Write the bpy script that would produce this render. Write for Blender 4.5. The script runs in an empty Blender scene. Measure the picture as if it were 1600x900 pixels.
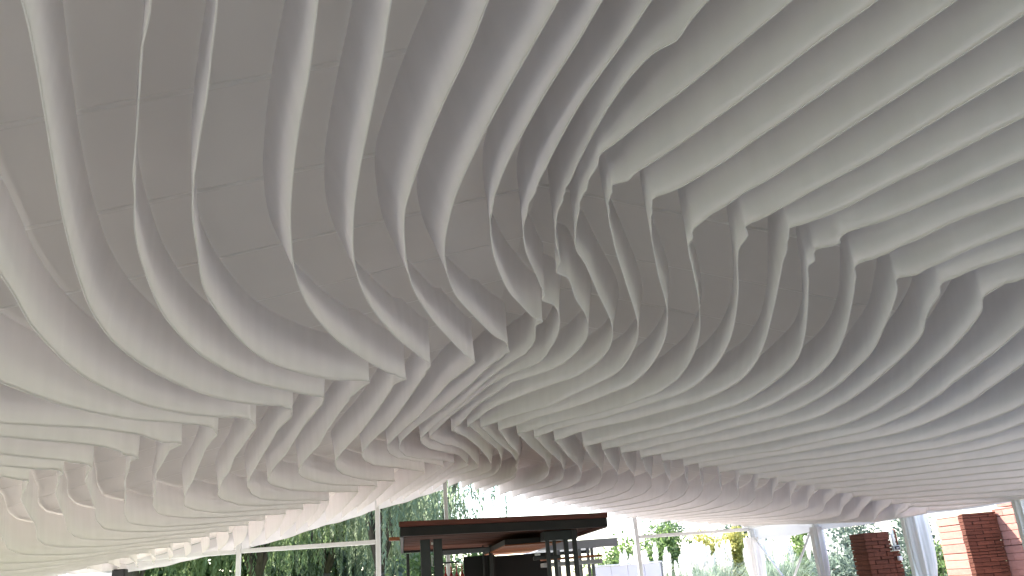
import bpy, math, random
from mathutils import Vector, Matrix
random.seed(7)
S = bpy.context.scene
COL = S.collection

# ------------------------------------------------------------------ camera
CAMX, CAMZ = -0.978, 1.65
cd = bpy.data.cameras.new('camera'); cam = bpy.data.objects.new('camera', cd); COL.objects.link(cam)
cd.sensor_width = 36.0; cd.lens = 36.0 * 1300 / 1600; cd.clip_start = 0.05; cd.clip_end = 2000
RM = Matrix(((0.989914770, 0.026441737, -0.139174647),
             (-0.121818579, -0.342589672, -0.931553837),
             (-0.072311698, 0.939112960, -0.335913482)))
mw = RM.to_4x4(); mw.translation = (CAMX, 0.0, CAMZ); cam.matrix_world = mw
S.camera = cam
# ------------------------------------------------------------------ sky, sun, exposure
TO_SUN = Vector((-0.47, 0.54, 0.70)).normalized()
W = bpy.data.worlds.new('World'); S.world = W; W.use_nodes = True
wn = W.node_tree; bg = wn.nodes['Background']
sk = wn.nodes.new('ShaderNodeTexSky'); sk.sky_type = 'NISHITA'; sk.sun_disc = False
sk.sun_elevation = math.asin(TO_SUN.z); sk.sun_rotation = math.atan2(TO_SUN.x, TO_SUN.y)
sk.air_density = 1.0; sk.dust_density = 1.0; sk.ozone_density = 1.0
wn.links.new(sk.outputs[0], bg.inputs[0]); bg.inputs[1].default_value = 0.15
sd = bpy.data.lights.new('sun', 'SUN'); sd.energy = 5.0; sd.angle = math.radians(0.6); sd.color = (1.0, 0.95, 0.88)
sun = bpy.data.objects.new('sun', sd); COL.objects.link(sun); sun.rotation_euler = TO_SUN.to_track_quat('Z', 'Y').to_euler()
sun.location = (-18, 20, 30)
S.view_settings.view_transform = 'Standard'; S.view_settings.look = 'None'; S.view_settings.gamma = 1.0
S.view_settings.use_curve_mapping = False
S.view_settings.exposure = 2.3
S.cycles.max_bounces = 10; S.cycles.diffuse_bounces = 7; S.cycles.transmission_bounces = 6; S.cycles.transparent_max_bounces = 8

# ------------------------------------------------------------------ helpers
def tag(o, label=None, cat=None, group=None, kind=None):
    if label: o['label'] = label
    if cat: o['category'] = cat
    if group: o['group'] = group
    if kind: o['kind'] = kind
    return o
def empty(name, loc=(0, 0, 0), rz=0.0, **kw):
    o = bpy.data.objects.new(name, None); COL.objects.link(o); o.location = loc; o.rotation_euler = (0, 0, rz)
    o.empty_display_size = 0.1
    return tag(o, **kw)
def link(name, me, parent=None, loc=None, **kw):
    o = bpy.data.objects.new(name, me); COL.objects.link(o)
    if parent: o.parent = parent
    if loc is not None: o.location = loc
    return tag(o, **kw)
class MB:
    def __init__(s): s.v = []; s.f = []
    def add(s, v, f):
        n = len(s.v); s.v += v; s.f += [tuple(i + n for i in q) for q in f]; return s
    def box(s, a, b, j=0.0):
        x0, y0, z0 = a; x1, y1, z1 = b
        r = lambda: random.uniform(-j, j) if j else 0
        v = [(x + r(), y + r(), z + r()) for x, y, z in ((x0, y0, z0), (x1, y0, z0), (x1, y1, z0), (x0, y1, z0), (x0, y0, z1), (x1, y0, z1), (x1, y1, z1), (x0, y1, z1))]
        return s.add(v, [(0, 3, 2, 1), (4, 5, 6, 7), (0, 1, 5, 4), (1, 2, 6, 5), (2, 3, 7, 6), (3, 0, 4, 7)])
    def bbox(s, a, b, bev=0.01):
        # box with chamfered vertical+horizontal edges (24 verts)
        (x0, y0, z0), (x1, y1, z1) = a, b
        e = min(bev, (x1 - x0) * .45, (y1 - y0) * .45, (z1 - z0) * .45)
        rings = []
        def ring(z, d):
            return [(x0 + e + d, y0 + d, z), (x1 - e - d, y0 + d, z), (x1 - d, y0 + e + d, z), (x1 - d, y1 - e - d, z), (x1 - e - d, y1 - d, z), (x0 + e + d, y1 - d, z), (x0 + d, y1 - e - d, z), (x0 + d, y0 + e + d, z)]
        v = ring(z0, e * .7) + ring(z0 + e, 0) + ring(z1 - e, 0) + ring(z1, e * .7)
        f = [tuple(range(7, -1, -1)), tuple(range(24, 32))]
        for k in range(3):
            for i in range(8):
                j = (i + 1) % 8; f.append((k * 8 + i, k * 8 + j, k * 8 + 8 + j, k * 8 + 8 + i))
        return s.add(v, f)
    def tube(s, pts, rad, n=8, cap=True):
        pts = [Vector(p) for p in pts]
        if not hasattr(rad, '__len__'): rad = [rad] * len(pts)
        v = []; f = []; up = None
        for i, p in enumerate(pts):
            d = (pts[min(i + 1, len(pts) - 1)] - pts[max(i - 1, 0)]).normalized()
            a = d.orthogonal().normalized() if up is None else (up - d * up.dot(d)).normalized()
            up = a; b = d.cross(a)
            for k in range(n):
                t = 2 * math.pi * k / n; v.append(tuple(p + (a * math.cos(t) + b * math.sin(t)) * rad[i]))
        for i in range(len(pts) - 1):
            for k in range(n):
                j = (k + 1) % n; f.append((i * n + k, i * n + j, i * n + n + j, i * n + n + k))
        if cap: f.append(tuple(range(n - 1, -1, -1))); f.append(tuple((len(pts) - 1) * n + k for k in range(n)))
        return s.add(v, f)
    def mesh(s, name, mat, smooth=False):
        me = bpy.data.meshes.new(name); me.from_pydata(s.v, [], s.f); me.update()
        if mat: me.materials.append(mat)
        if smooth: me.polygons.foreach_set('use_smooth', [True] * len(me.polygons))
        return me
    def build(s, name, mat, parent=None, smooth=False, loc=None, **kw):
        return link(name, s.mesh(name, mat, smooth), parent, loc, **kw)

def material(name, col, rough=0.7, spec=0.3, var=0.0, scale=6.0, bump=0.0, bscale=60.0, col2=None, metallic=0.0, trans=None, stretch=None, objrand=0.0):
    m = bpy.data.materials.new(name); m.use_nodes = True
    nt = m.node_tree; N = nt.nodes; L = nt.links; b = N['Principled BSDF']
    b.inputs['Roughness'].default_value = rough; b.inputs['Specular IOR Level'].default_value = spec; b.inputs['Metallic'].default_value = metallic
    tc = N.new('ShaderNodeTexCoord'); src = tc.outputs['Object']
    if stretch:
        mp = N.new('ShaderNodeMapping'); mp.inputs['Scale'].default_value = stretch; L.new(src, mp.inputs[0]); src = mp.outputs[0]
    out = None
    if var or col2:
        nz = N.new('ShaderNodeTexNoise'); nz.inputs['Scale'].default_value = scale; nz.inputs['Detail'].default_value = 6; L.new(src, nz.inputs['Vector'])
        rp = N.new('ShaderNodeValToRGB'); rp.color_ramp.elements[0].position = .3; rp.color_ramp.elements[1].position = .7
        c2 = col2 or tuple(c * (1 + var) for c in col)
        c1 = col if col2 else tuple(c * (1 - var) for c in col)
        rp.color_ramp.elements[0].color = (*c1, 1); rp.color_ramp.elements[1].color = (*c2, 1)
        L.new(nz.outputs[0], rp.inputs[0]); out = rp.outputs[0]
    if objrand:
        oi = N.new('ShaderNodeObjectInfo'); hs = N.new('ShaderNodeHueSaturation')
        mr = N.new('ShaderNodeMapRange'); mr.inputs[3].default_value = 1 - objrand; mr.inputs[4].default_value = 1 + objrand
        L.new(oi.outputs['Random'], mr.inputs[0]); L.new(mr.outputs[0], hs.inputs['Value'])
        if out: L.new(out, hs.inputs['Color'])
        else: hs.inputs['Color'].default_value = (*col, 1)
        out = hs.outputs[0]
    if out: L.new(out, b.inputs['Base Color'])
    else: b.inputs['Base Color'].default_value = (*col, 1)
    if bump:
        n2 = N.new('ShaderNodeTexNoise'); n2.inputs['Scale'].default_value = bscale; n2.inputs['Detail'].default_value = 4; L.new(src, n2.inputs['Vector'])
        bp = N.new('ShaderNodeBump'); bp.inputs['Strength'].default_value = bump; bp.inputs['Distance'].default_value = .01
        L.new(n2.outputs[0], bp.inputs['Height']); L.new(bp.outputs[0], b.inputs['Normal'])
    if trans:
        tr = N.new('ShaderNodeBsdfTranslucent'); mx = N.new('ShaderNodeMixShader'); mx.inputs[0].default_value = trans
        if out: L.new(out, tr.inputs[0])
        else: tr.inputs[0].default_value = (*col, 1)
        L.new(b.outputs[0], mx.inputs[1]); L.new(tr.outputs[0], mx.inputs[2]); L.new(mx.outputs[0], N['Material Output'].inputs[0])
    return m

M = {}
M['drape'] = material('white_drape_cloth', (.84, .815, .81), .9, .06, var=.03, scale=1.1, bump=.24, bscale=2.2, trans=.5, stretch=(5, 5, .8))
M['hem'] = material('drape_hem_cloth', (.88, .865, .85), .9, .05, trans=.55)
M['membrane'] = material('tent_canvas', (.73, .69, .645), .8, .1, var=.035, scale=.9, bump=.12, bscale=9, trans=.008)
M['seam'] = material('tent_canvas_seam', (.87, .84, .80), .8, .1, trans=.008)
M['alu'] = material('white_painted_metal', (.72, .73, .74), .35, .5, var=.03, scale=8)
M['greypole'] = material('grey_metal', (.42, .43, .43), .45, .5, var=.05, scale=10)
M['curtain'] = material('white_curtain_cloth', (.80, .79, .79), .9, .05, trans=.25, bump=.1, bscale=20)
M['gcloth'] = material('heavy_white_cloth', (.74, .73, .74), .9, .05, trans=.06, bump=.1, bscale=20)
M['floor'] = material('pale_paving', (.53, .50, .47), .8, .2, var=.08, scale=3, bump=.2, bscale=40)
M['lawn'] = material('lawn', (.11, .135, .06), .9, .1, var=.3, scale=1.5, bump=.6, bscale=80)
M['bark'] = material('pepper_bark', (.10, .085, .07), .95, .1, var=.35, scale=7, bump=.9, bscale=22, stretch=(1, 1, .3))
M['pepper'] = material('pepper_leaves', (.15, .215, .095), .55, .3, col2=(.26, .33, .155), scale=.9, trans=.5)
M['pepper2'] = material('pepper_leaves_grey', (.18, .235, .145), .55, .3, col2=(.29, .34, .215), scale=.9, trans=.5)
M['bushg'] = material('bush_leaves', (.10, .16, .055), .5, .3, col2=(.18, .25, .09), scale=1.2, trans=.5)
M['bushb'] = material('blue_green_leaves', (.09, .13, .10), .5, .3, col2=(.17, .21, .165), scale=1.2, trans=.45)
M['yellow'] = material('yellow_leaves', (.40, .38, .11), .5, .3, col2=(.55, .50, .18), scale=2.5, trans=.35)
M['pampasleaf'] = material('pampas_blades', (.24, .32, .23), .5, .3, col2=(.40, .47, .36), scale=1.5, trans=.35)
M['plume'] = material('pampas_plume', (.84, .83, .79), .9, .05, var=.04, scale=3, trans=.45)
M['woodred'] = material('red_brown_timber', (.12, .030, .018), .5, .4, var=.3, scale=5, bump=.2, bscale=30, stretch=(.4, 6, 6))
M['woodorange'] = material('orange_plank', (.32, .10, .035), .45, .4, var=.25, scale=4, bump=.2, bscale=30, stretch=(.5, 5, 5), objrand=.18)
M['woodsoffit'] = material('shaded_plank', (.062, .020, .010), .8, .1, var=.3, scale=4, bump=.2, bscale=30, stretch=(.5, 5, 5), objrand=.25)  # orange planks with the shade under the roof put into the colour
M['rooftile'] = material('red_roof_sheet', (.52, .35, .30), .7, .2, var=.12, scale=4)
M['wooddark'] = material('dark_fascia_timber', (.014, .011, .010), .6, .4, var=.3, scale=5)
M['steel'] = material('black_steel', (.014, .015, .018), .4, .5, var=.2, scale=8)
M['steelgrey'] = material('grey_steel', (.16, .17, .19), .4, .5, var=.1, scale=6)
M['shelf'] = material('pale_grey_shelf', (.42, .43, .46), .5, .4, var=.05, scale=6)
M['canopygrey'] = material('grey_roof_sheet', (.36, .38, .44), .45, .5, var=.05, scale=6)
M['black'] = material('matt_black', (.012, .012, .013), .6, .3)
M['redglass'] = material('red_bottle', (.25, .02, .015), .15, .5)
M['cream'] = material('cream_cap', (.75, .70, .6), .5, .3)
M['lavwall'] = material('pale_panel_wall', (.58, .57, .62), .7, .2, var=.04, scale=2)
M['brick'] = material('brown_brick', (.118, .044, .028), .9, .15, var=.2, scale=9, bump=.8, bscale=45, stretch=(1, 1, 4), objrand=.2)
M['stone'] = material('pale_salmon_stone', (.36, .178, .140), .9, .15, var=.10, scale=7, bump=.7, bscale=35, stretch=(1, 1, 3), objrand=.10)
M['mortar'] = material('dark_joint', (.075, .035, .025), .95, .1)
M['boxgrey'] = material('switch_box_grey', (.30, .30, .28), .5, .4)
M['boxwhite'] = material('white_plastic', (.70, .69, .68), .4, .4)

# ------------------------------------------------------------------ ground
b = MB(); b.add([(-900, -900, 0), (900, -900, 0), (900, 900, 0), (-900, 900, 0)], [(0, 1, 2, 3)])
b.build('ground', M['lawn'], kind='structure')
pav = empty('pavement', kind='structure')
b = MB(); b.add([(-6.5, -12, .004), (12.5, -12, .004), (12.5, 23.5, .004), (-6.5, 23.5, .004)], [(0, 1, 2, 3)])
b.build('paving_bed', M['floor'], pav)

# ------------------------------------------------------------------ marquee tent
SL = 0.24; ZB = CAMZ + 2.10; H = 0.42; ZM = ZB + H; EAVE = 6.62; Y0 = -9.0; Y1 = 18.58
def aab(x): return math.sqrt(x * x + 0.0016)
tent = empty('marquee_tent', (0, Y1, 0), label='white framed marquee tent with pitched canvas roof over the drapes', cat='tent')
T = lambda p: (p[0], p[1] - Y1, p[2])
def tbox(name, a, c, mat, par=tent, **kw):
    return MB().bbox(T(a), T(c), .008).build(name, mat, par, **kw)
for sg in (-1, 1):
    mb = MB(); nx, ny = 10, 40; v = []; f = []
    for j in range(ny + 1):
        for i in range(nx + 1):
            x = sg * EAVE * i / nx; y = Y0 + (Y1 - Y0) * j / ny
            sag = .012 * math.sin(math.pi * i / nx)
            v.append(T((x, y, ZM - SL * abs(x) + sag)))
    for j in range(ny):
        for i in range(nx):
            a = j * (nx + 1) + i; q = (a, a + 1, a + nx + 2, a + nx + 1); f.append(q if sg < 0 else q[::-1])
    roof = mb.add(v, f).build('roof_panel', M['membrane'], tent, smooth=True)
    # cross welds of the canvas, every 0.88 m
    y = 3.2 - 0.88 * 13
    while y < Y1 - .2:
        vv = []; ff = []
        for i in range(11):
            x = sg * EAVE * i / 10
            sag = .012 * math.sin(math.pi * i / 10)
            z = ZM - SL * abs(x) + sag
            wv = .004 * math.sin(x * 3 + y); sw_ = 1.0 if y < 5.6 else .45
            vv += [T((x, y - .020 * sw_ + wv, z - .0012)), T((x, y - .014 * sw_ + wv, z - .004)), T((x, y + .012 * sw_ + wv, z - .003)), T((x, y + .020 * sw_ + wv, z - .0012))]
        for i in range(10):
            for r in range(3): ff.append((i * 4 + r, i * 4 + r + 1, i * 4 + r + 5, i * 4 + r + 4))
        MB().add(vv, ff).build('seam', M['seam'], roof)
        y += .88
    tbox('eave_beam', (sg * EAVE - .04, Y0, 2.44), (sg * EAVE + .04, Y1, 2.53), M['alu'])
    # eave valance hanging outside the beam
    vv = []; ff = []; n = 160
    for i in range(n + 1):
        y = Y0 + (Y1 - Y0) * i / n; wv = .012 * math.sin(y * 9) + .01 * math.sin(y * 3.1)
        vv += [T((sg * (EAVE + .065), y, 2.57)), T((sg * (EAVE + .075) + wv, y, 2.36)), T((sg * (EAVE + .08) + wv * 1.6, y, 2.19 + .012 * math.sin(y * 2.2)))]
    for i in range(n):
        for r in (0, 1): ff.append((i * 3 + r, i * 3 + r + 1, i * 3 + r + 4, i * 3 + r + 3))
    MB().add(vv, ff).build('valance', M['curtain'], tent, smooth=True)
# short gable cloth closing the ends of the drapes on the left slope
vv = []; ff = []; n = 120
for i in range(n + 1):
    x = -6.55 * i / n; ax = abs(x)
    zt = ZM - SL * ax - .02; zb = CAMZ + 2.06 - .235 * min(ax, 4) - .135 * max(0, ax - 4) + .012 * math.sin(ax * 5.2) + .006 * math.sin(ax * 13)
    wv = .014 * math.sin(ax * 7.5) + .006 * math.sin(ax * 19)
    for r in range(5):
        t = r / 4; vv.append(T((x, 18.45 + wv * (1 - t), zb + (zt - zb) * t)))
for i in range(n):
    for r in range(4): ff.append((i * 5 + r, i * 5 + r + 1, i * 5 + r + 6, i * 5 + r + 5))
MB().add(vv, ff).build('gable_valance', M['gcloth'], tent, smooth=True)
# poles
def pole(x, y, top, r=.042, mat='alu', name='pole'):
    MB().bbox(T((x - r, y - r, .006)), T((x + r, y + r, top)), .01).build(name, M[mat], tent)
GZ = lambda x: ZM - SL * abs(x) - .04
pole(-4.25, 18.2, GZ(4.25) - .02, .045); pole(-1.465, 18.2, GZ(1.465), .05); pole(-.03, 18.26, GZ(0), .04, 'greypole'); pole(4.03, 18.2, GZ(4.03), .045)
for y in (-6.2, -3.2, -.2, 2.8, 5.8, 9.76, 12.3, 15.2, 18.2):
    pole(6.62, y, 2.437, .05); pole(-6.62, y, 2.437, .05)
# gable rails
tbox('gable_rail', (-6.56, 18.16, 2.65), (-4.30, 18.24, 2.73), M['alu'])
tbox('gable_rail', (-4.20, 18.16, 2.66), (-1.52, 18.24, 2.745), M['alu'])
tbox('gable_rail', (4.08, 18.16, 2.40), (6.56, 18.24, 2.47), M['alu'])
MB().tube([T((6.62, 18.1, 2.26)), T((6.55, 16.1, .9))], .022, 8).build('brace', M['alu'], tent, smooth=True)
MB().tube([T((6.62, 15.35, 2.26)), T((6.55, 17.0, .9))], .022, 8).build('brace', M['alu'], tent, smooth=True)
for sg in (-1, 1):   # gable rafters
    MB().tube([T((0, 18.52, ZM - .03)), T((sg * 6.6, 18.52, ZM - SL * 6.6 - .03))], .025, 6).build('rafter', M['alu'], tent)

# ------------------------------------------------------------------ drapes
PLAN = {
  -5: [(-4.132,7.18),(-4.116,7.34),(-4.088,7.61),(-4.307,8.19),(-4.575,8.94),(-4.776,9.5)],
  -4: [(-3.999,6.86),(-3.912,7.22),(-3.822,7.56),(-3.84,7.64),(-4.084,8.28),(-4.349,9.01),(-4.569,9.73),(-4.76,10.52)],
  -3: [(-3.869,6.54),(-3.798,6.83),(-3.667,7.33),(-3.613,7.66),(-3.628,7.71),(-3.802,8.16),(-4.14,9.28),(-4.309,9.86),(-4.505,10.8),(-4.489,11.74)],
  -2: [(-3.688,6.09),(-3.602,6.39),(-3.356,7.11),(-3.328,7.46),(-3.318,7.65),(-3.293,7.89),(-3.349,7.89),(-3.637,8.7),(-4.017,9.86),(-4.227,10.75),(-4.277,11.53),(-4.07,12.72),(-3.794,13.49),(-3.503,13.77)],
  -1: [(-3.572,5.81),(-3.447,6.09),(-3.256,6.51),(-3.066,7.06),(-3.032,7.36),(-2.958,7.62),(-2.901,7.78),(-3.016,7.86),(-3.351,8.74),(-3.731,9.83),(-3.847,10.39),(-3.881,11.26),(-3.787,12.37),(-3.546,13.15)],
  0: [(-3.251,5.08),(-3.21,5.52),(-3.125,6.02),(-2.99,6.51),(-2.74,7.09),(-2.599,7.45),(-2.615,7.8),(-2.762,8.25),(-3.059,9.05),(-3.424,10.03),(-3.526,10.62),(-3.57,11.86),(-3.462,12.71)],
  1: [(-2.696,3.66),(-2.734,3.87),(-2.822,4.31),(-2.889,4.93),(-2.892,5.47),(-2.842,6.0),(-2.732,6.56),(-2.473,7.21),(-2.306,7.51),(-2.29,7.93),(-2.648,8.98),(-3.059,10.1),(-3.177,10.89),(-3.185,11.85),(-3.097,13.02)],
  2: [(-1.981,2.04),(-2.047,2.32),(-2.127,2.61),(-2.256,3.07),(-2.334,3.36),(-2.429,3.76),(-2.549,4.42),(-2.59,5.12),(-2.518,5.92),(-2.384,6.52),(-2.18,7.07),(-1.95,7.51),(-1.971,7.91),(-2.122,8.26),(-2.557,9.61),(-2.774,10.42),(-2.844,11.28),(-2.785,12.95),(-2.4,14.38),(-2.128,14.88)],
  3: [(-1.667,2.13),(-1.754,2.35),(-1.827,2.58),(-1.898,2.8),(-1.99,3.08),(-2.022,3.21),(-2.116,3.56),(-2.197,4.06),(-2.259,4.67),(-2.244,5.51),(-2.08,6.4),(-1.956,6.76),(-1.755,7.24),(-1.644,7.51),(-1.868,8.31),(-2.452,10.08),(-2.523,10.58),(-2.585,11.72),(-2.324,12.94),(-2.029,13.99)],
  4: [(-1.494,2.17),(-1.568,2.44),(-1.624,2.65),(-1.691,2.87),(-1.803,3.27),(-1.856,3.5),(-1.928,3.93),(-1.996,4.36),(-2.008,4.92),(-1.943,5.74),(-1.8,6.31),(-1.563,6.89),(-1.23,7.41),(-1.379,7.66),(-1.738,8.97),(-2.163,10.41),(-2.221,11.08),(-2.137,12.33),(-1.746,13.84)],
  5: [(-1.203,2.25),(-1.269,2.64),(-1.339,2.98),(-1.427,3.49),(-1.49,3.95),(-1.534,4.52),(-1.516,5.07),(-1.383,6.02),(-1.056,7.26),(-0.908,7.64),(-0.998,7.74),(-1.435,9.61),(-1.764,10.89),(-1.792,11.4),(-1.737,12.55),(-1.472,13.85)],
  6: [(-0.968,2.31),(-1.003,2.61),(-1.049,2.94),(-1.145,3.63),(-1.183,4.0),(-1.208,4.51),(-1.172,5.13),(-0.975,6.23),(-0.739,7.15),(-0.683,7.32),(-0.769,8.0),(-1.094,9.59),(-1.388,10.57),(-1.412,11.35),(-1.277,12.66),(-1.054,13.13)],
  7: [(-0.627,2.4),(-0.667,2.63),(-0.756,3.02),(-0.818,3.34),(-0.887,3.76),(-0.915,3.99),(-0.918,4.44),(-0.876,5.1),(-0.698,6.03),(-0.357,7.37),(-0.24,7.79),(-0.467,8.36),(-0.925,10.13),(-1.115,10.86),(-1.101,11.61),(-0.829,12.72)],
  8: [(-0.355,2.47),(-0.468,2.97),(-0.559,3.39),(-0.643,3.88),(-0.68,4.37),(-0.668,4.8),(-0.566,5.51),(-0.395,6.12),(-0.146,6.91),(0.034,7.33),(-0.715,10.16),(-0.901,10.74)],
  9: [(-0.178,2.52),(-0.226,2.77),(-0.309,3.14),(-0.386,3.62),(-0.421,3.99),(-0.418,4.37),(-0.348,4.94),(-0.101,5.9),(0.141,6.44),(0.23,6.51),(0.196,6.63),(0.244,7.08),(0.219,7.52),(0.14,7.86)],
  10: [(0.033,2.56),(-0.004,2.78),(-0.07,3.06),(-0.119,3.3),(-0.161,3.64),(-0.19,4.1),(-0.193,4.18),(-0.189,4.56),(-0.112,5.04),(0.079,5.69),(0.144,5.89),(0.151,6.03),(0.231,6.06),(0.317,6.25),(0.399,6.72),(0.409,7.32),(0.202,8.38),(0.077,8.76),(0.004,9.09),(-0.158,9.35),(-0.298,10.13)],
  11: [(0.23,2.49),(0.205,2.62),(0.19,2.76),(0.138,2.84),(0.089,3.0),(0.059,3.18),(0.025,3.57),(-0.002,4.2),(0.011,4.59),(0.069,4.94),(0.144,5.2),(0.166,5.43),(0.235,5.46),(0.379,5.85),(0.538,6.22),(0.634,6.69),(0.632,7.16),(0.233,8.63),(0.142,8.92),(0.061,9.7),(-0.123,10.92)],
  12: [(0.505,2.4),(0.477,2.52),(0.404,2.78),(0.327,3.1),(0.213,3.39),(0.138,3.64),(0.082,3.74),(0.109,3.87),(0.105,4.15),(0.132,4.51),(0.209,4.97),(0.3,5.15),(0.494,5.64),(0.761,6.3),(0.864,6.79),(0.868,7.37),(0.732,8.26),(0.458,9.02),(0.087,9.82),(0.114,10.36),(0.109,11.46),(0.119,11.7),(0.479,12.66),(0.63,13.44),(0.669,14.09)],
  13: [(0.784,2.31),(0.705,2.56),(0.635,2.9),(0.546,3.17),(0.385,3.63),(0.311,3.85),(0.293,3.96),(0.223,4.03),(0.238,4.11),(0.272,4.32),(0.412,4.76),(0.657,5.41),(0.95,6.23),(1.043,6.66),(1.102,7.49),(1.017,8.05),(0.821,9.41),(0.462,10.52),(0.202,10.69),(0.154,11.18)],
  14: [(1.023,2.23),(0.974,2.51),(0.894,2.86),(0.777,3.25),(0.626,3.69),(0.534,3.98),(0.466,4.11),(0.511,4.24),(0.545,4.4),(0.751,4.99),(1.041,5.75),(1.215,6.41),(1.316,7.26),(1.316,7.78),(1.11,8.91),(0.717,10.32),(0.489,10.54),(0.454,11.4),(0.774,12.62),(0.897,13.95)],
  15: [(1.277,2.21),(1.221,2.49),(1.158,2.83),(1.055,3.19),(0.942,3.65),(0.897,3.81),(0.829,4.11),(0.789,4.34),(0.822,4.47),(0.829,4.57),(0.986,4.97),(1.245,5.62),(1.476,6.36),(1.615,7.26),(1.617,7.59),(1.504,8.78),(1.07,10.26),(0.724,10.31),(0.669,11.37)],
  16: [(1.465,2.48),(1.395,2.77),(1.322,3.22),(1.177,3.67),(1.098,4.02),(1.04,4.17),(1.094,4.31),(1.122,4.51),(1.361,5.17),(1.65,6.11),(1.774,6.75),(1.828,7.37),(1.033,10.52),(0.969,10.63),(0.966,11.3)],
  17: [(1.665,2.76),(1.586,3.06),(1.464,3.55),(1.403,3.81),(1.291,4.05),(1.256,4.12),(1.308,4.23),(1.419,4.58),(1.819,5.77),(2.001,6.43),(2.106,7.14),(1.213,10.6),(1.285,11.47)],
  18: [(1.865,3.04),(1.775,3.41),(1.679,3.76),(1.545,4.07),(1.566,4.18),(1.506,4.31),(1.557,4.45),(1.556,4.52),(1.659,4.75),(2.092,5.75),(2.281,6.37),(2.349,6.94)],
  19: [(2.065,3.31),(1.959,3.65),(1.872,4.1),(1.801,4.41),(1.871,4.55),(2.103,5.08),(2.313,5.6),(2.484,6.15),(2.582,6.75),(2.618,7.71)],
  20: [(2.278,3.61),(2.186,4.0),(2.138,4.36),(2.078,4.45),(2.166,4.61),(2.428,5.25),(2.62,5.79),(2.797,6.63),(2.808,8.17)],
  21: [(2.446,3.85),(2.376,4.11),(2.329,4.29),(2.33,4.4),(2.395,4.52),(2.519,4.87),(2.709,5.28),(2.996,6.46),(2.997,8.62)],
  22: [(2.659,4.15),(2.615,4.41),(2.755,4.68),(2.935,5.18),(3.24,6.26),(3.218,9.16)],
  23: [(3.103,4.77),(3.321,5.53),(3.454,6.09),(3.411,9.63)],
  24: [(3.543,5.38),(3.689,5.9)],
}
KN = [(-10.1, 'R'), (-6.6, 'L'), (-2.95, 'R'), (.55, 'L'), (4.2, 'R'), (7.6, 'L'), (11.3, 'R'), (14.8, 'L'), (18.42, 'R')]
def tab(xs, ys, t):
    if t <= xs[0]: return ys[0]
    for i in range(1, len(xs)):
        if t <= xs[i]:
            u = (t - xs[i - 1]) / (xs[i] - xs[i - 1]); return ys[i - 1] + (ys[i] - ys[i - 1]) * u
    return ys[-1]
def wave(y):
    """(p, q): p = 0 at the right slope's hooks and 1 at its bulges; q = 0 at the left slope's hooks and 1 at its bulges"""
    for (a, ka), (c, kc) in zip(KN, KN[1:]):
        if y <= c or c == KN[-1][0]:
            t = min(max((y - a) / (c - a), 0), 1); break
    if c == KN[-1][0]:
        p = tab((0, .15, .35, .6, .8, 1), (1, .98, .85, .64, .53, .46), t)
        q = tab((0, .2, .4, .56, .75, .92, 1), (0, .17, .36, .52, .78, .97, 1), t)
    elif ka == 'R':
        p = tab((0, .06, .24, .44, .65, .85, 1), (0, .09, .33, .67, .88, .985, 1), t)
        q = tab((0, .1, .3, .5, .7, .9, 1), (0, .12, .38, .66, .9, 1, 1), 1 - t)
    else:
        p = tab((0, .14, .3, .5, .7, .9, 1), (0, .19, .34, .6, .78, .98, 1), 1 - t)
        q = tab((0, .2, .4, .56, .75, .92, 1), (0, .17, .36, .52, .78, .97, 1), t)
    return p, q
for k_ in range(-12, -5): PLAN[k_] = [(x + .31 * (k_ + 4), y) for x, y in PLAN[-4]]     # the hidden outer rows keep the shape of the last one seen
PLAN[-5] += [(x - .31, y) for x, y in PLAN[-4] if y > 9.6]
def wk(k): return min(max((k - 8) / 4.0, 0), 1)
def model(k, y):
    p, q = wave(y); w = wk(k)
    al = .65 if y < 7.6 else .92
    xr = .27 * (k - 8) - 1.16 + .86 * p
    xl = .31 * (k - 8) - al * q
    return xl * (1 - w) + xr * w
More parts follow.
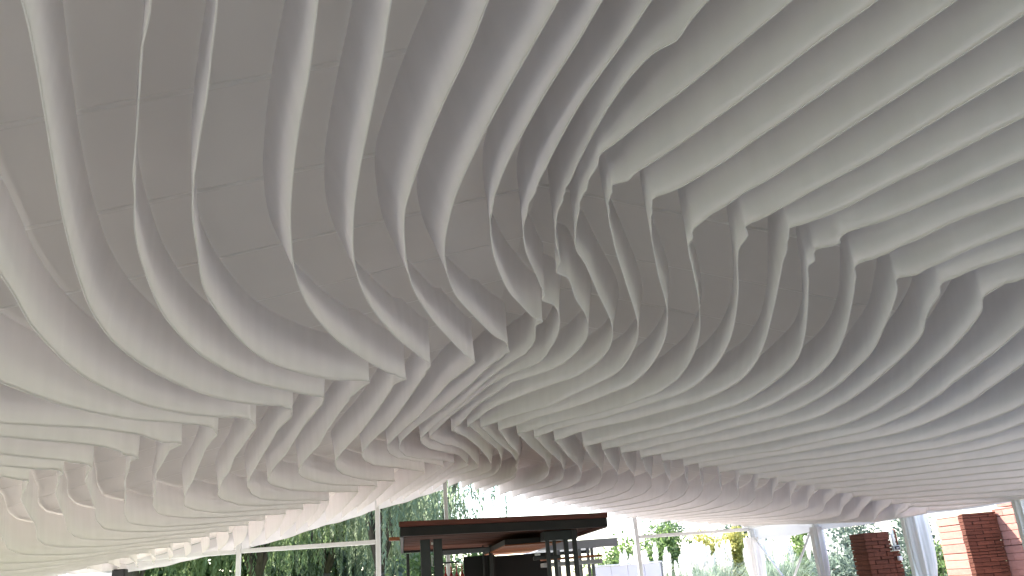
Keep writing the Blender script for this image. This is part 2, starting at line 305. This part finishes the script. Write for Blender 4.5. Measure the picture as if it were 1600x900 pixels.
def path(k):
    pts = []
    tr = PLAN.get(k, [])
    rnd = random.Random(100 + k)
    ph = rnd.uniform(0, 6); am = rnd.uniform(.004, .012)
    ys = [Y0 + .2 + i * .16 for i in range(int((18.40 - Y0 - .2) / .16) + 1)]
    ys += [c for c, _ in KN if Y0 < c < 18.4] + [c + d for c, _ in KN for d in (-.05, .05) if Y0 + .2 < c + d < 18.38] + [18.40]
    ys = sorted(set(ys))
    near = [t for t in tr if t[1] < 8.15]
    fit = [t for t in near if t[1] < 3.75]
    if k >= 12 and len(fit) >= 3 and near[0][1] < 3.3:      # the long straight runs of the right slope
        n_ = len(fit); my = sum(t[1] for t in fit) / n_; mx = sum(t[0] for t in fit) / n_
        s1 = sum((t[1] - my) ** 2 for t in fit); sl = sum((t[1] - my) * (t[0] - mx) for t in fit) / s1
        near = [(.8 * (mx + sl * (t[1] - my)) + .2 * t[0], t[1]) if t in fit else t for t in near]
    far = [t for t in tr if t[1] >= 8.15]
    # smoothed residual of the far stretch against the wave
    res = [(t[1], t[0] - model(k, t[1])) for t in far]
    sm = []
    for y, r in res:
        ws = [(math.exp(-((y - y2) / 1.1) ** 2), r2) for y2, r2 in res]
        sm.append((y, sum(a * c for a, c in ws) / sum(a for a, _ in ws)))
    sm.sort()
    rn = near[-1][0] - model(k, near[-1][1]) if near else 0
    def resid(y):
        if not near and not sm: return 0
        if near and y < near[0][1]:
            r0 = near[0][0] - model(k, near[0][1]); return r0 * math.exp(-(near[0][1] - y) / 3.0)
        seq = ([(near[-1][1], rn)] if near else []) + sm
        if y <= seq[0][0]: return seq[0][1]
        for a, c in zip(seq, seq[1:]):
            if y <= c[0]: return a[1] + (c[1] - a[1]) * (y - a[0]) / max(c[0] - a[0], .01)
        return seq[-1][1] * math.exp(-(y - seq[-1][0]) / 3.5)
    n0 = near[0][1] if near else 1e9; n1 = near[-1][1] if near else 1e9
    wob = lambda y: am * math.sin(y * 2.3 + ph) * (1 if not near else .5)
    if near:
        pre = [(model(k, y) + resid(y) + wob(y) * min(1, (n0 - y) / 2), y) for y in ys if y < n0 - .12]
        post = [(model(k, y) + resid(y) + wob(y) * min(1, (y - n1) / 2), y) for y in ys if y > n1 + .12]
        pts = pre + list(near) + post
    else:
        pts = [(model(k, y) + resid(y) + wob(y), y) for y in ys]
    return pts
def catmull(pts, step):
    P = [Vector((x, y)) for x, y in pts]
    Q = [P[0]]
    for a in P[1:]:
        if (a - Q[-1]).length > .012: Q.append(a)
    P = [Q[0] * 2 - Q[1]] + Q + [Q[-1] * 2 - Q[-2]]
    out = []
    for i in range(1, len(P) - 2):
        p0, p1, p2, p3 = P[i - 1:i + 3]
        t0 = 0; t1 = t0 + max((p1 - p0).length, 1e-4) ** .5; t2 = t1 + max((p2 - p1).length, 1e-4) ** .5; t3 = t2 + max((p3 - p2).length, 1e-4) ** .5
        n = max(1, int(math.ceil((p2 - p1).length / step)))
        for j in range(n):
            t = t1 + (t2 - t1) * j / n
            a1 = p0 * ((t1 - t) / (t1 - t0)) + p1 * ((t - t0) / (t1 - t0)); a2 = p1 * ((t2 - t) / (t2 - t1)) + p2 * ((t - t1) / (t2 - t1)); a3 = p2 * ((t3 - t) / (t3 - t2)) + p3 * ((t - t2) / (t3 - t2))
            b1 = a1 * ((t2 - t) / (t2 - t0)) + a2 * ((t - t0) / (t2 - t0)); b2 = a2 * ((t3 - t) / (t3 - t1)) + a3 * ((t - t1) / (t3 - t1))
            out.append(b1 * ((t2 - t) / (t2 - t1)) + b2 * ((t - t1) / (t2 - t1)))
    out.append(P[-2]); return out
ROWS = 7
LEAN = {8: -.15, 7: -.15, 6: -.15, 5: -.15, 4: -.035, 3: -.02, 2: .03}
def drape(k, label):
    rnd = random.Random(500 + k)
    hi = 6.36 + .03 * max(0, k - 31); lo = -6.36 + .03 * min(0, k + 8)
    cv = catmull([(max(lo, min(hi, x)), y) for x, y in path(k)], .055)
    n = len(cv); v = []; f = []
    w = wk(k); phs = [rnd.uniform(0, 6.28) for _ in range(8)]
    mid = cv[n // 2]
    root = empty('fabric_drape', (mid.x, mid.y, ZB - SL * aab(mid.x)), label=label, cat='drape', group='white drapes hung in waves under the tent roof')
    ox, oy, oz = root.location
    hem = []
    for i, c in enumerate(cv):
        d = (cv[min(i + 1, n - 1)] - cv[max(i - 1, 0)]).normalized(); nr = Vector((d.y, -d.x))
        p, q = wave(c.y)
        lean = (1 - w) * (LEAN.get(k, -.02) if c.y < 6.5 else -.05) * q + w * (-.04 + .15 * p)
        # pinch folds close to the hooks
        fold = 0
        for j, (ky, kk) in enumerate(KN):
            g = c.y - ky; wt = (w if kk == 'R' else 1 - w)
            if abs(g) < .9 and wt > .2: fold += wt * math.exp(-abs(g) / .17) * min(1, abs(g) / .05)
        zb = ZB - SL * aab(c.x) + .0025 * math.sin(c.y * 2.1 + phs[0]) + .0015 * math.sin(c.y * 7.3 + phs[1]) + .125 * max(0, abs(c.x) - 4) * min(1, max(0, (c.y - 13) / 5)) + .010 * fold * math.sin(c.y * 17 + phs[2])
        for r in range(ROWS):
            t = r / (ROWS - 1)
            fo = fold * (.014 if c.x > 0 else .021) * math.sin(c.y * 21 + t * 2.6 + phs[3]) * (1 - .55 * t) + .006 * math.sin(c.y * 2.7 + phs[4] + t * 1.5) * math.sin(math.pi * (t * .8 + .2))
            x = c.x + lean * t ** 1.25 + nr.x * fo; y = c.y + nr.y * fo
            zt = ZM - SL * aab(c.x + lean) - .012
            v.append((x - ox, y - oy, zb + (zt - zb) * t - oz))
        a = Vector(v[-ROWS])
        h = .0028; nv = Vector((nr.x, nr.y, 0))
        for o_, z_ in ((-h, -.001), (h, -.001), (h, .013), (-h, .013)):
            hem.append(tuple(a + nv * o_ + Vector((0, 0, z_))))
    for i in range(n - 1):
        for r in range(ROWS - 1):
            a = i * ROWS + r; f.append((a, a + ROWS, a + ROWS + 1, a + 1))
    MB().add(v, f).build('cloth', M['drape'], root, smooth=True)
    hf = []
    for i in range(n - 1):
        for r in range(4):
            a = i * 4 + r; c2 = i * 4 + (r + 1) % 4; hf.append((a, c2, c2 + 4, a + 4))
    hf += [(0, 3, 2, 1), tuple((n - 1) * 4 + r for r in range(4))]
    MB().add(hem, hf).build('hem', M['hem'], root)
ORD = 'first second third fourth fifth sixth seventh eighth ninth tenth eleventh twelfth thirteenth fourteenth fifteenth sixteenth seventeenth eighteenth nineteenth twentieth twenty-first twenty-second twenty-third twenty-fourth twenty-fifth twenty-sixth'.split()
KMIN, KMAX = -12, 36
for k in range(KMIN, KMAX + 1):
    if k <= 8: lb = 'white fabric drape on the left roof slope, %s from the ridge' % ORD[8 - k]
    elif k >= 12: lb = 'white fabric drape on the right roof slope, %s from the ridge' % ORD[k - 12]
    else: lb = 'white fabric drape winding across the ridge, %s of the three that cross' % ('leftmost', 'middle one', 'rightmost')[k - 9]
    drape(k, lb)

# ------------------------------------------------------------------ gathered curtains on the eave poles
def curtain(x, y, w, label, top=2.25, seed=0, tie=1.1):
    rnd = random.Random(seed); root = empty('gathered_curtain', (x, y, .01), label=label, cat='curtain', group='white curtains gathered round the tent poles')
    n = 72; rows = 22; v = []; f = []
    ph = rnd.uniform(0, 6)
    for r in range(rows + 1):
        t = r / rows; z = .02 + (top - .02) * t
        pinch = 1 - .38 * math.exp(-((z - tie) / .28) ** 2)
        for i in range(n):
            a = 2 * math.pi * i / n
            rr = w * pinch * (1 + .13 * math.sin(a * 9 + ph + .5 * math.sin(z * 2)) + .07 * math.sin(a * 17 + ph * 2 + z))
            v.append((rr * math.cos(a) * 1.15, rr * math.sin(a), z))
    for r in range(rows):
        for i in range(n):
            j = (i + 1) % n; f.append((r * n + i, r * n + j, r * n + n + j, r * n + n + i))
    MB().add(v, f).build('cloth', M['curtain'], root, smooth=True)
    ring = []
    for i in range(25):
        a = 2 * math.pi * i / 24; ring.append((w * .72 * math.cos(a) * 1.15, w * .72 * math.sin(a), tie))
    MB().tube(ring, .02, 6, cap=False).build('tie_band', M['curtain'], root, smooth=True)
curtain(6.62, 18.2, .15, 'folded white curtain round the corner pole by the crossed braces', seed=1)
curtain(6.62, 15.2, .095, 'slim white curtain wrapped on the pole right of the braces', seed=2)
curtain(6.78, 12.3, .15, 'wide white curtain on the pole between the two brick piers', seed=3)
curtain(6.62, 9.76, .07, 'narrow curtain on the pole at the right edge of view', seed=4)
curtain(-6.62, 15.2, .17, 'white curtain hanging at the far left eave', seed=5)
# ------------------------------------------------------------------ timber bar kiosk
KX, KY = .5, 12.5
kiosk = empty('bar_kiosk', (KX, KY, 0), label='dark timber bar kiosk with a flat orange planked roof on black steel posts', cat='kiosk')
KT = lambda p: (p[0] - KX, p[1] - KY, p[2])
def kb(name, a, c, mat, par=kiosk, bev=.006, **kw): return MB().bbox(KT(a), KT(c), bev).build(name, M[mat], par, **kw)
slab = kb('roof', (-.97, 12.53, 2.47), (2.01, 17.55, 2.575), 'wooddark')
kb('roof_sheet', (-.98, 12.53, 2.578), (2.02, 17.57, 2.592), 'rooftile', slab, .003)
kb('front_trim', (-1.012, 12.455, 2.525), (2.052, 12.525, 2.60), 'woodred', slab)
kb('fascia', (-1.0, 12.47, 2.395), (2.04, 12.528, 2.522), 'wooddark', slab)
kb('fascia', (-1.0, 12.531, 2.385), (-.95, 17.55, 2.57), 'wooddark', slab)
kb('fascia', (1.99, 12.531, 2.385), (2.04, 17.55, 2.57), 'woodred', slab)
kb('fascia', (-.948, 17.50, 2.385), (1.988, 17.55, 2.468), 'wooddark', slab)
y = 12.54
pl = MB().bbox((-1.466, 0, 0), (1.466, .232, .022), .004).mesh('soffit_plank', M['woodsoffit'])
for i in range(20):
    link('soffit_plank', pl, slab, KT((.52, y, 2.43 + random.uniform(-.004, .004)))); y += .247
slab.rotation_euler = (0, .02, 0); slab.location.x -= .05
kb('timber_end', (-1.16, 12.62, 2.35), (-1.003, 12.72, 2.40), 'woodorange', slab)
# lower soffit over the counter
low = kb('counter_canopy', (.62, 13.55, 2.262), (1.52, 17.2, 2.34), 'wooddark')
pl2 = MB().bbox((-.45, 0, 0), (.45, .26, .02), .004).mesh('canopy_plank', M['woodorange'])
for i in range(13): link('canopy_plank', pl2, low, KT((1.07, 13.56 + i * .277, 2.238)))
# posts
for x0, x1, y0 in ((-.71, -.565, 12.9), (-.515, -.385, 12.95)):
    kb('post', (x0, y0, .006), (x1, y0 + .14, 2.383), 'steel')
for x0, w_, y0 in ((1.17, .055, 12.95), (1.305, .05, 13.1), (1.45, .065, 12.95), (1.575, .065, 12.9), (.60, .07, 15.95), (.48, .03, 15.95), (-.30, .05, 15.95), (1.9, .06, 17.2), (-.9, .06, 17.2)):
    kb('post', (x0, y0, .006), (x0 + w_, y0 + w_, 2.383), 'steel')
kb('bracket_beam', (1.15, 12.93, 2.25), (1.66, 13.3, 2.384), 'steel')
kb('bracket_beam', (.98, 13.02, 1.985), (1.40, 13.08, 2.035), 'steel')
kb('head_beam', (-.30, 15.93, 2.26), (.70, 15.98, 2.34), 'steelgrey')
kb('window_bar', (-.25, 15.945, 2.11), (.05, 15.965, 2.14), 'steel')
kb('dark_panel', (.13, 15.99, 1.0), (.70, 16.03, 2.21), 'black')
kb('back_panel', (.72, 16.2, .9), (1.78, 16.24, 2.19), 'black')
kb('counter', (-.9, 13.0, .006), (1.9, 13.5, 1.08), 'woodred', bev=.015)
kb('shelf', (1.35, 14.4, 1.90), (2.35, 14.75, 1.965), 'shelf')
kb('shelf_board', (1.35, 14.38, 2.005), (2.35, 14.75, 2.035), 'woodorange')
kb('spotlight', (-.55, 12.86, 2.30), (-.52, 12.895, 2.335), 'boxwhite')
kb('spotlight', (1.0, 12.97, 2.045), (1.08, 13.02, 2.075), 'boxwhite')
kb('white_sliver', (-.555, 12.93, 2.0), (-.535, 12.948, 2.16), 'boxwhite')  # added white sliver standing in for bright background between the posts
for i in range(6):
    x = -.16 + i * .105
    root = empty('red_bottle', (x, 16.9, 1.62), label='red glass bottle on the kiosk shelf, %s from the left' % ORD[i], cat='bottle', group='red bottles on the kiosk shelf')
    MB().tube([(0, 0, 0), (0, 0, .30), (0, 0, .36), (0, 0, .46)], [.036, .036, .014, .014], 10).build('glass_body', M['redglass'], root, smooth=False)
    MB().tube([(0, 0, .461), (0, 0, .50)], .017, 8).build('cap', M['cream'], root)
kb('bottle_shelf', (-.28, 16.8, 1.59), (.55, 17.0, 1.618), 'woodred')

# second, grey canopy kiosk further back
c2 = empty('steel_canopy', (2.4, 16.2, 0), label='small grey steel canopy on slim posts behind the timber kiosk', cat='canopy')
CT = lambda p: (p[0] - 2.4, p[1] - 16.2, p[2])
def cb(name, a, c, mat, par=c2): return MB().bbox(CT(a), CT(c), .006).build(name, M[mat], par)
rf = cb('roof', (1.75, 16.2, 2.262), (3.06, 19.6, 2.36), 'canopygrey'); cb('trim', (1.73, 16.13, 2.215), (3.08, 16.195, 2.365), 'canopygrey', rf)
for x in (2.36, 2.52, 2.60, 1.95): cb('post', (x, 16.4, .006), (x + .055, 16.455, 2.259), 'steelgrey')
for x in (2.36, 2.9): cb('post', (x, 19.2, .006), (x + .055, 19.255, 2.259), 'steelgrey')
cb('cross_beam', (1.8, 16.46, 2.13), (2.6, 16.52, 2.19), 'steel')
cb('counter', (1.9, 16.6, .006), (2.95, 17.0, 1.05), 'steelgrey')

# pale panelled wall beyond the gable
wl = empty('panel_wall', (4.6, 21, 0), label='pale lavender panelled wall in front of the pampas grass', cat='wall')
for i in range(4):
    MB().bbox((-.95 + i * .42, 0, .02), (-.95 + i * .42 + .41, .06, 1.92 + .0), .006).build('panel', M['lavwall'], wl)
MB().bbox((-1.0, -.03, 1.925), (.76, .09, 1.96), .006).build('coping', M['boxwhite'], wl)
MB().bbox((.735, -.01, .02), (.77, .07, 1.92), .004).build('end_post', M['steelgrey'], wl)

# ------------------------------------------------------------------ brick piers and salmon wall
def brickwork(root, x0, x1, y0, y1, z1, ch, cols, jit, core=True, rnd=random, dj=.006, along='x', z0=.01, mat='brick'):
    """courses of separate bricks from the ground to z1; bricks are children sharing a few meshes"""
    g = .007; nm = max(1, cols)
    if core: MB().box((x0 + .03 - root.location.x, y0 + .03 - root.location.y, .006), (x1 - .03 - root.location.x, y1 - .03 - root.location.y, z1 - .02)).build('core', M['mortar'], root)
    u0, u1 = (x0, x1) if along == 'x' else (y0, y1)
    wv = (u1 - u0) / nm; z = z0; row = 0; cache = {}
    while z < z1 - .01:
        hh = min(ch * rnd.uniform(1 - jit, 1 + jit), z1 - z)
        off = (row % 2) * wv * .5 if nm > 1 else 0
        edges = [u0] + [u0 + off + i * wv for i in range(nm + 1) if u0 + .08 < u0 + off + i * wv < u1 - .08] + [u1]
        for a, c in zip(edges, edges[1:]):
            key = (round(c - a, 3), round(hh, 2), rnd.randint(0, 2))
            if key not in cache:
                sz = (c - a - g, y1 - y0, hh - g) if along == 'x' else (x1 - x0, c - a - g, hh - g)
                cache[key] = MB().bbox((0, 0, 0), sz, .006).mesh('brick', M[mat])
            p = (a, y0) if along == 'x' else (x0, a)
            d = (rnd.uniform(-.006, .006), rnd.uniform(-dj, dj)); d = d if along == 'x' else (d[1], d[0])
            link('brick', cache[key], root, (p[0] - root.location.x + d[0], p[1] - root.location.y + d[1], z))
        z += hh; row += 1
rb = random.Random(3)
p1 = empty('brick_pier', (7.1, 14.0, 0), label='lower brown brick pier carrying switch boxes beside the white curtain', cat='pier')
brickwork(p1, 6.86, 7.335, 14.0, 14.5, 2.065, .062, 2, .3, rnd=rb)
brickwork(p1, 7.345, 7.485, 14.03, 14.5, 1.74, .062, 1, .3, rnd=rb)
def sw(name, a, c, mat, lab, cat):
    o = empty(name, ((a[0] + c[0]) / 2, a[1], a[2]), label=lab, cat=cat); L_ = lambda p: (p[0] - o.location.x, p[1] - o.location.y, p[2] - o.location.z)
    MB().bbox(L_(a), L_(c), .006).build('housing', M[mat], o); return o, L_
o, L_ = sw('switch_box', (7.31, 13.93, 1.735), (7.445, 13.985, 1.825), 'boxgrey', 'grey outdoor switch box on the lower brick pier, under the conduits', 'switch box')
MB().bbox(L_((7.335, 13.918, 1.755)), L_((7.42, 13.929, 1.805)), .004).build('cover', M['black'], o)
MB().bbox(L_((7.355, 13.91, 1.772)), L_((7.40, 13.917, 1.782)), .002).build('switch', M['boxwhite'], o)
o, L_ = sw('socket_box', (7.385, 13.95, 1.575), (7.455, 14.01, 1.645), 'boxwhite', 'small white socket box on the lower brick pier below the switch box', 'socket')
MB().bbox(L_((7.395, 13.943, 1.585)), L_((7.445, 13.949, 1.635)), .003).build('lid', M['boxwhite'], o)
for x, r, mt, lb in ((7.37, .024, 'boxwhite', 'pale conduit pipe rising from the switch box'), (7.43, .016, 'woodred', 'thin dark conduit pipe right of the pale conduit')):
    MB().tube([(x, 13.985, 1.828), (x, 13.985, 2.07), (x, 14.02, 2.085), (x, 14.06, 2.09)], r, 10).build('conduit_pipe', M[mt], None, smooth=True, label=lb, cat='pipe')
p2 = empty('brick_pier', (9.45, 14.9, 0), label='taller brick pier at the right with a brown front and a pale salmon left side', cat='pier')
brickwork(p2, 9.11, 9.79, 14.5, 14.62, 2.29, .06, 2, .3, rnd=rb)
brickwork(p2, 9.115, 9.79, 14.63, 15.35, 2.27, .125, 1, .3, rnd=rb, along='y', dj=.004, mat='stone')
wb = empty('brick_wall', (10.0, 12.0, 0), label='sunlit pale salmon stone wall running from the taller pier to the right edge', cat='wall')
brickwork(wb, 9.80, 10.15, 9.5, 14.63, 2.34, .125, 9, .3, rnd=rb, along='y', dj=.008, mat='stone')
MB().bbox((-.2, 2.05, 2.345), (.14, 2.47, 2.43), .01).build('brick', M['stone'], wb)
# loudspeaker on the far left
sp = empty('loudspeaker', (-6.35, 17.7, 2.36), label='small black loudspeaker hung at the far left tent corner', cat='speaker')
MB().bbox((-.13, -.1, -.2), (.11, .1, .13), .012).build('cabinet', M['black'], sp)
MB().bbox((-.11, -.112, -.18), (.09, -.102, .11), .008).build('grille', M['steel'], sp)
MB().tube([(0, .1, 0), (-.2, .3, 0)], .012, 6).build('bracket', M['steel'], sp)

# ------------------------------------------------------------------ vegetation
def leafquads(mb, c, d, side, ln, w):
    """one bent leaf: two quads along d"""
    m = c + d * (ln * .5); e = c + d * ln + Vector((0, 0, -ln * .12))
    n = len(mb.v)
    mb.v += [tuple(c - side * (w * .25)), tuple(c + side * (w * .25)), tuple(m + side * (w * .5)), tuple(m - side * (w * .5)), tuple(e)]
    mb.f += [(n, n + 1, n + 2, n + 3), (n + 3, n + 2, n + 4)]
def pepper_tree(x, y, h, spread, seed, label, leaf='pepper', strands=480, lean=0.0, low=1.6):
    r = random.Random(seed); root = empty('pepper_tree', (x, y, 0), label=label, cat='tree', group='weeping trees behind the tent')
    tk = MB(); tips = []
    fork = Vector((lean * .5 + r.uniform(-.2, .2), r.uniform(-.2, .2), h * .3))
    tk.tube([(0, 0, 0), (lean * .15, 0, h * .1), (lean * .3 + .05, .03, h * .2), tuple(fork)], [.24, .2, .17, .15], 9)
    tk.build('trunk', M['bark'], root, smooth=True)
    br = MB()
    for i in range(7):
        a = 2 * math.pi * i / 7 + r.uniform(-.3, .3); R_ = spread * r.uniform(.55, 1.0); tz = h * r.uniform(.62, .98)
        p1 = fork + Vector((math.cos(a) * R_ * .3, math.sin(a) * R_ * .3, (tz - fork.z) * .55)); p2 = fork + Vector((math.cos(a) * R_ * .65, math.sin(a) * R_ * .65, (tz - fork.z) * .9)); p3 = fork + Vector((math.cos(a) * R_, math.sin(a) * R_, (tz - fork.z) * .97))
        br.tube([tuple(fork), tuple(p1), tuple(p2), tuple(p3)], [.11, .075, .045, .015], 7); tips += [p1.lerp(p2, .6), p2, p2.lerp(p3, .5), p3]
        for j in range(3):
            q = p1.lerp(p3, r.uniform(.2, .9)); e = q + Vector((r.uniform(-1, 1), r.uniform(-1, 1), r.uniform(.1, .7))) * spread * .35
            br.tube([tuple(q), tuple(q.lerp(e, .5) + Vector((0, 0, .1))), tuple(e)], [.03, .02, .008], 5); tips += [q.lerp(e, .6), e]
    br.build('limbs', M['bark'], root, smooth=True)
    cr = MB()
    for i in range(strands):
        t = r.choice(tips); p = t + Vector((r.gauss(0, .35), r.gauss(0, .35), r.uniform(-.2, .35))) * (spread * .33)
        L_ = r.uniform(.7, 2.3) * h / 6; L_ = min(L_, max(.3, p.z - low * r.uniform(.55, 1.2)))
        out = Vector((p.x - fork.x, p.y - fork.y, 0)); out = out.normalized() * .12 if out.length > .01 else Vector((0, 0, 0))
        st = .085; n = int(L_ / st); sway = r.uniform(0, 6)
        for j in range(n):
            u = j / max(n, 1); q = p + Vector((out.x * math.sin(u * 1.5) * 2 + .05 * math.sin(u * 6 + sway), out.y * math.sin(u * 1.5) * 2 + .05 * math.cos(u * 5 + sway), -L_ * u))
            for s_ in (0, 1):
                a = r.uniform(0, 6.28); d = Vector((math.cos(a) * .55, math.sin(a) * .55, -.85)).normalized()
                leafquads(cr, q, d, Vector((-math.sin(a), math.cos(a), r.uniform(-.3, .3))), r.uniform(.10, .19), r.uniform(.028, .05))
    cr.build('crown', M[leaf], root)
def bush_tree(x, y, h, rad, seed, label, mat, name='bushy_tree', n=2600, leaf=.16, base=.25, trunk=True, group='bushy trees and shrubs outside the tent'):
    r = random.Random(seed); root = empty(name, (x, y, 0), label=label, cat='tree' if 'tree' in name else 'shrub', group=group)
    br = MB(); hubs = []
    br.tube([(0, 0, 0), (.04, 0, h * .25), (0, .03, h * .55)], [.06 * h / 3 + .02, .05 * h / 3 + .015, .02], 7)
    for i in range(16):
        a = r.uniform(0, 6.28); z = h * r.uniform(base + .08, .93); k = math.sin(math.pi * min(1, max(.12, (z / h - base) / (1 - base) * .85 + .15)))
        e = Vector((math.cos(a) * rad * k * r.uniform(.4, .95), math.sin(a) * rad * k * r.uniform(.4, .95), z)); s0 = Vector((0, 0, min(z * .6, h * .5)))
        br.tube([tuple(s0), tuple(s0.lerp(e, .5) + Vector((0, 0, .06 * h))), tuple(e)], [.022, .014, .006], 5); hubs += [e, s0.lerp(e, .7)]
    br.build('trunk', M['bark'], root, smooth=True)
    cr = MB()
    for i in range(n):
        c = r.choice(hubs); g = Vector((r.gauss(0, 1), r.gauss(0, 1), r.gauss(0, .85))) * rad * .2
        p = c + g; 
        if p.z < h * base * .4: continue
        d = Vector((g.x + r.gauss(0, .2) * rad, g.y + r.gauss(0, .2) * rad, g.z + r.uniform(-.3, .5) * rad)).normalized()
        sd_ = d.cross(Vector((r.gauss(0, 1), r.gauss(0, 1), r.gauss(0, 1)))).normalized()
        leafquads(cr, p, d, sd_, leaf * r.uniform(.6, 1.3), leaf * .5 * r.uniform(.7, 1.2))
    cr.build('crown', M[mat], root)
pepper_tree(-12.2, 27, 6.8, 3.0, 1, 'weeping pepper tree at the far left behind the tent', 'pepper')
pepper_tree(-8.6, 25.5, 7.2, 3.0, 2, 'weeping pepper tree left of the leftmost gable pole', 'pepper', strands=620)
pepper_tree(-5.2, 27.0, 7.5, 3.0, 3, 'weeping pepper tree between the two left gable poles', 'pepper', strands=680)
pepper_tree(-2.2, 25.0, 7.6, 2.5, 4, 'grey-green weeping tree with a leaning trunk left of the kiosk', 'pepper2', strands=520, lean=1.4, low=2.2)
pepper_tree(.2, 30, 8.0, 2.2, 5, 'thin pale weeping tree above the kiosk roof', 'pepper2', strands=260, low=3.2)
pepper_tree(-3.9, 33, 8.5, 3.2, 6, 'tall weeping tree standing behind the others at left', 'pepper2', strands=620)
for i, (x, y, h, rd, mt) in enumerate(((-16, 36, 7.5, 4, 'bushg'), (-11.5, 38, 7.8, 4, 'bushg'), (-7.2, 38, 7.5, 4, 'bushg'), (-3.2, 39, 7.0, 3.6, 'bushb'))):
    bush_tree(x, y, h, rd, 40 + i, 'dense broad tree at the back, %s from the left behind the weeping trees' % ORD[i], mt, n=9500, leaf=.42, base=.03)
for i, (x, y, h, rd, mt, lb) in enumerate((
        (7.6, 34, 3.1, 1.5, 'bushg', 'pale green round shrub behind the panelled wall'),
        (9.9, 35, 3.5, 1.5, 'bushg', 'bright green shrub right of the slim gable pole'),
        (11.3, 39, 4.2, 1.5, 'bushb', 'dark blue-green tree behind the yellow tree'),
        (11.7, 35.5, 3.4, 1.1, 'yellow', 'yellow-leaved tree above the pampas plumes'),
        (13.2, 36, 3.3, .85, 'yellow', 'smaller yellow tree next to the larger one'),
        (14.6, 38, 3.9, 1.4, 'bushb', 'dark green tree left of the corner curtain'),
        (17.5, 38, 3.5, 1.5, 'bushg', 'olive green tree seen between the two crossed braces'))):
    bush_tree(x, y, h, rd, 60 + i, lb, mt, n=5200, leaf=.19 if mt != 'yellow' else .15, base=.05)
bush_tree(-.35, 22.6, 2.9, 1.0, 83, 'green shrub seen through the kiosk between its posts', 'bushg', name='leafy_shrub', n=3600, leaf=.14, base=.02)
bush_tree(1.2, 23.4, 2.6, 1.1, 84, 'pale green shrub behind the dark back of the kiosk', 'bushg', name='leafy_shrub', n=3600, leaf=.14, base=.02)
bush_tree(9.6, 19.6, 2.75, .95, 80, 'blue-green leafy shrub left of the lower brick pier', 'bushb', name='leafy_shrub', n=4200, leaf=.12, base=.02)
bush_tree(11.6, 20.0, 2.65, .9, 81, 'grey-green leafy shrub between the two brick piers', 'bushb', name='leafy_shrub', n=4200, leaf=.12, base=.02)
bush_tree(10.9, 18.3, 1.9, .55, 82, 'low bright green shrub at the foot of the taller brick pier', 'bushg', name='leafy_shrub', n=2200, leaf=.09, base=.02)
def pampas(x, y, h, seed, label, nb=620, npl=16, spread=1.25):
    h *= .9; r = random.Random(seed); root = empty('pampas_grass', (x, y, 0), label=label, cat='grass', group='pampas grass clumps right of the kiosk')
    mb = MB()
    for i in range(nb):
        a = r.uniform(0, 6.28); R_ = spread * r.uniform(.25, 1.1); top = h * r.uniform(.55, .92); b0 = Vector((r.gauss(0, .12), r.gauss(0, .12), 0)); dr = Vector((math.cos(a), math.sin(a), 0)); sd_ = Vector((-math.sin(a), math.cos(a), 0)); w = r.uniform(.007, .014)
        n0 = len(mb.v); seg = 6; dro = r.uniform(.25, .7)
        for j in range(seg + 1):
            u = j / seg; c = b0 + dr * (R_ * u ** 1.6) + Vector((0, 0, top * (math.sin(min(u * 1.9, 1.57)) - dro * max(0, u - .55) ** 1.5)))
            ww = w * (1 - u * .85); mb.v += [tuple(c - sd_ * ww), tuple(c + sd_ * ww)]
        for j in range(seg): q = n0 + j * 2; mb.f.append((q, q + 1, q + 3, q + 2))
    mb.build('blades', M['pampasleaf'], root)
    for i in range(npl):
        a = r.uniform(0, 6.28); R_ = r.uniform(.1, .62) * spread; hh = h * r.uniform(.92, 1.18); dr = Vector((math.cos(a), math.sin(a), 0)); L_ = r.uniform(.42, .62)
        base = dr * R_ + Vector((0, 0, hh - L_))
        mb = MB(); mb.tube([tuple(dr * .08), tuple(dr * R_ * .6 + Vector((0, 0, hh * .5))), tuple(base), tuple(base + dr * .05 + Vector((0, 0, L_)))], [.006, .005, .004, .002], 5)
        for j in range(150):
            u = r.random(); c = base + dr * (.05 * u * u) + Vector((0, 0, L_ * u)); aa = r.uniform(0, 6.28); fat = .095 * math.sin(math.pi * (u * .86 + .1)) ** .8
            d = Vector((math.cos(aa) * fat, math.sin(aa) * fat, .09 + .04 * r.random())); s_ = Vector((-math.sin(aa), math.cos(aa), 0)) * .011
            n0 = len(mb.v); mb.v += [tuple(c - s_), tuple(c + s_), tuple(c + d + s_ * .7), tuple(c + d - s_ * .7)]; mb.f.append((n0, n0 + 1, n0 + 2, n0 + 3))
        mb.build('plume', M['plume'], root)
PL = ['behind the right end of the panelled wall', 'right of the panelled wall', 'below the yellow tree', 'right of the yellow tree', 'left of the corner curtain', 'directly behind the corner curtain', 'between the braces', 'behind the slim curtain', 'right of the slim curtain', 'furthest right, near the lower brick pier'] + ['%s from the left in the back row' % o_ for o_ in ORD[:5]]
for i, (x, y, h) in enumerate(((5.3, 22.6, 2.25), (6.7, 22.4, 2.2), (7.7, 23.6, 2.35), (8.9, 22.9, 2.35), (9.9, 24.2, 2.5), (10.9, 23.2, 2.4), (12.1, 24.2, 2.4), (13.3, 23.6, 2.35), (14.4, 25.5, 2.4), (12.6, 21.6, 2.05), (6.0, 25.6, 2.2), (8.2, 26.4, 2.3), (10.6, 27.0, 2.4), (13.0, 27.4, 2.45), (15.6, 28.0, 2.45))):
    pampas(x, y, h, 90 + i, 'pampas grass clump with white plumes, ' + PL[i])
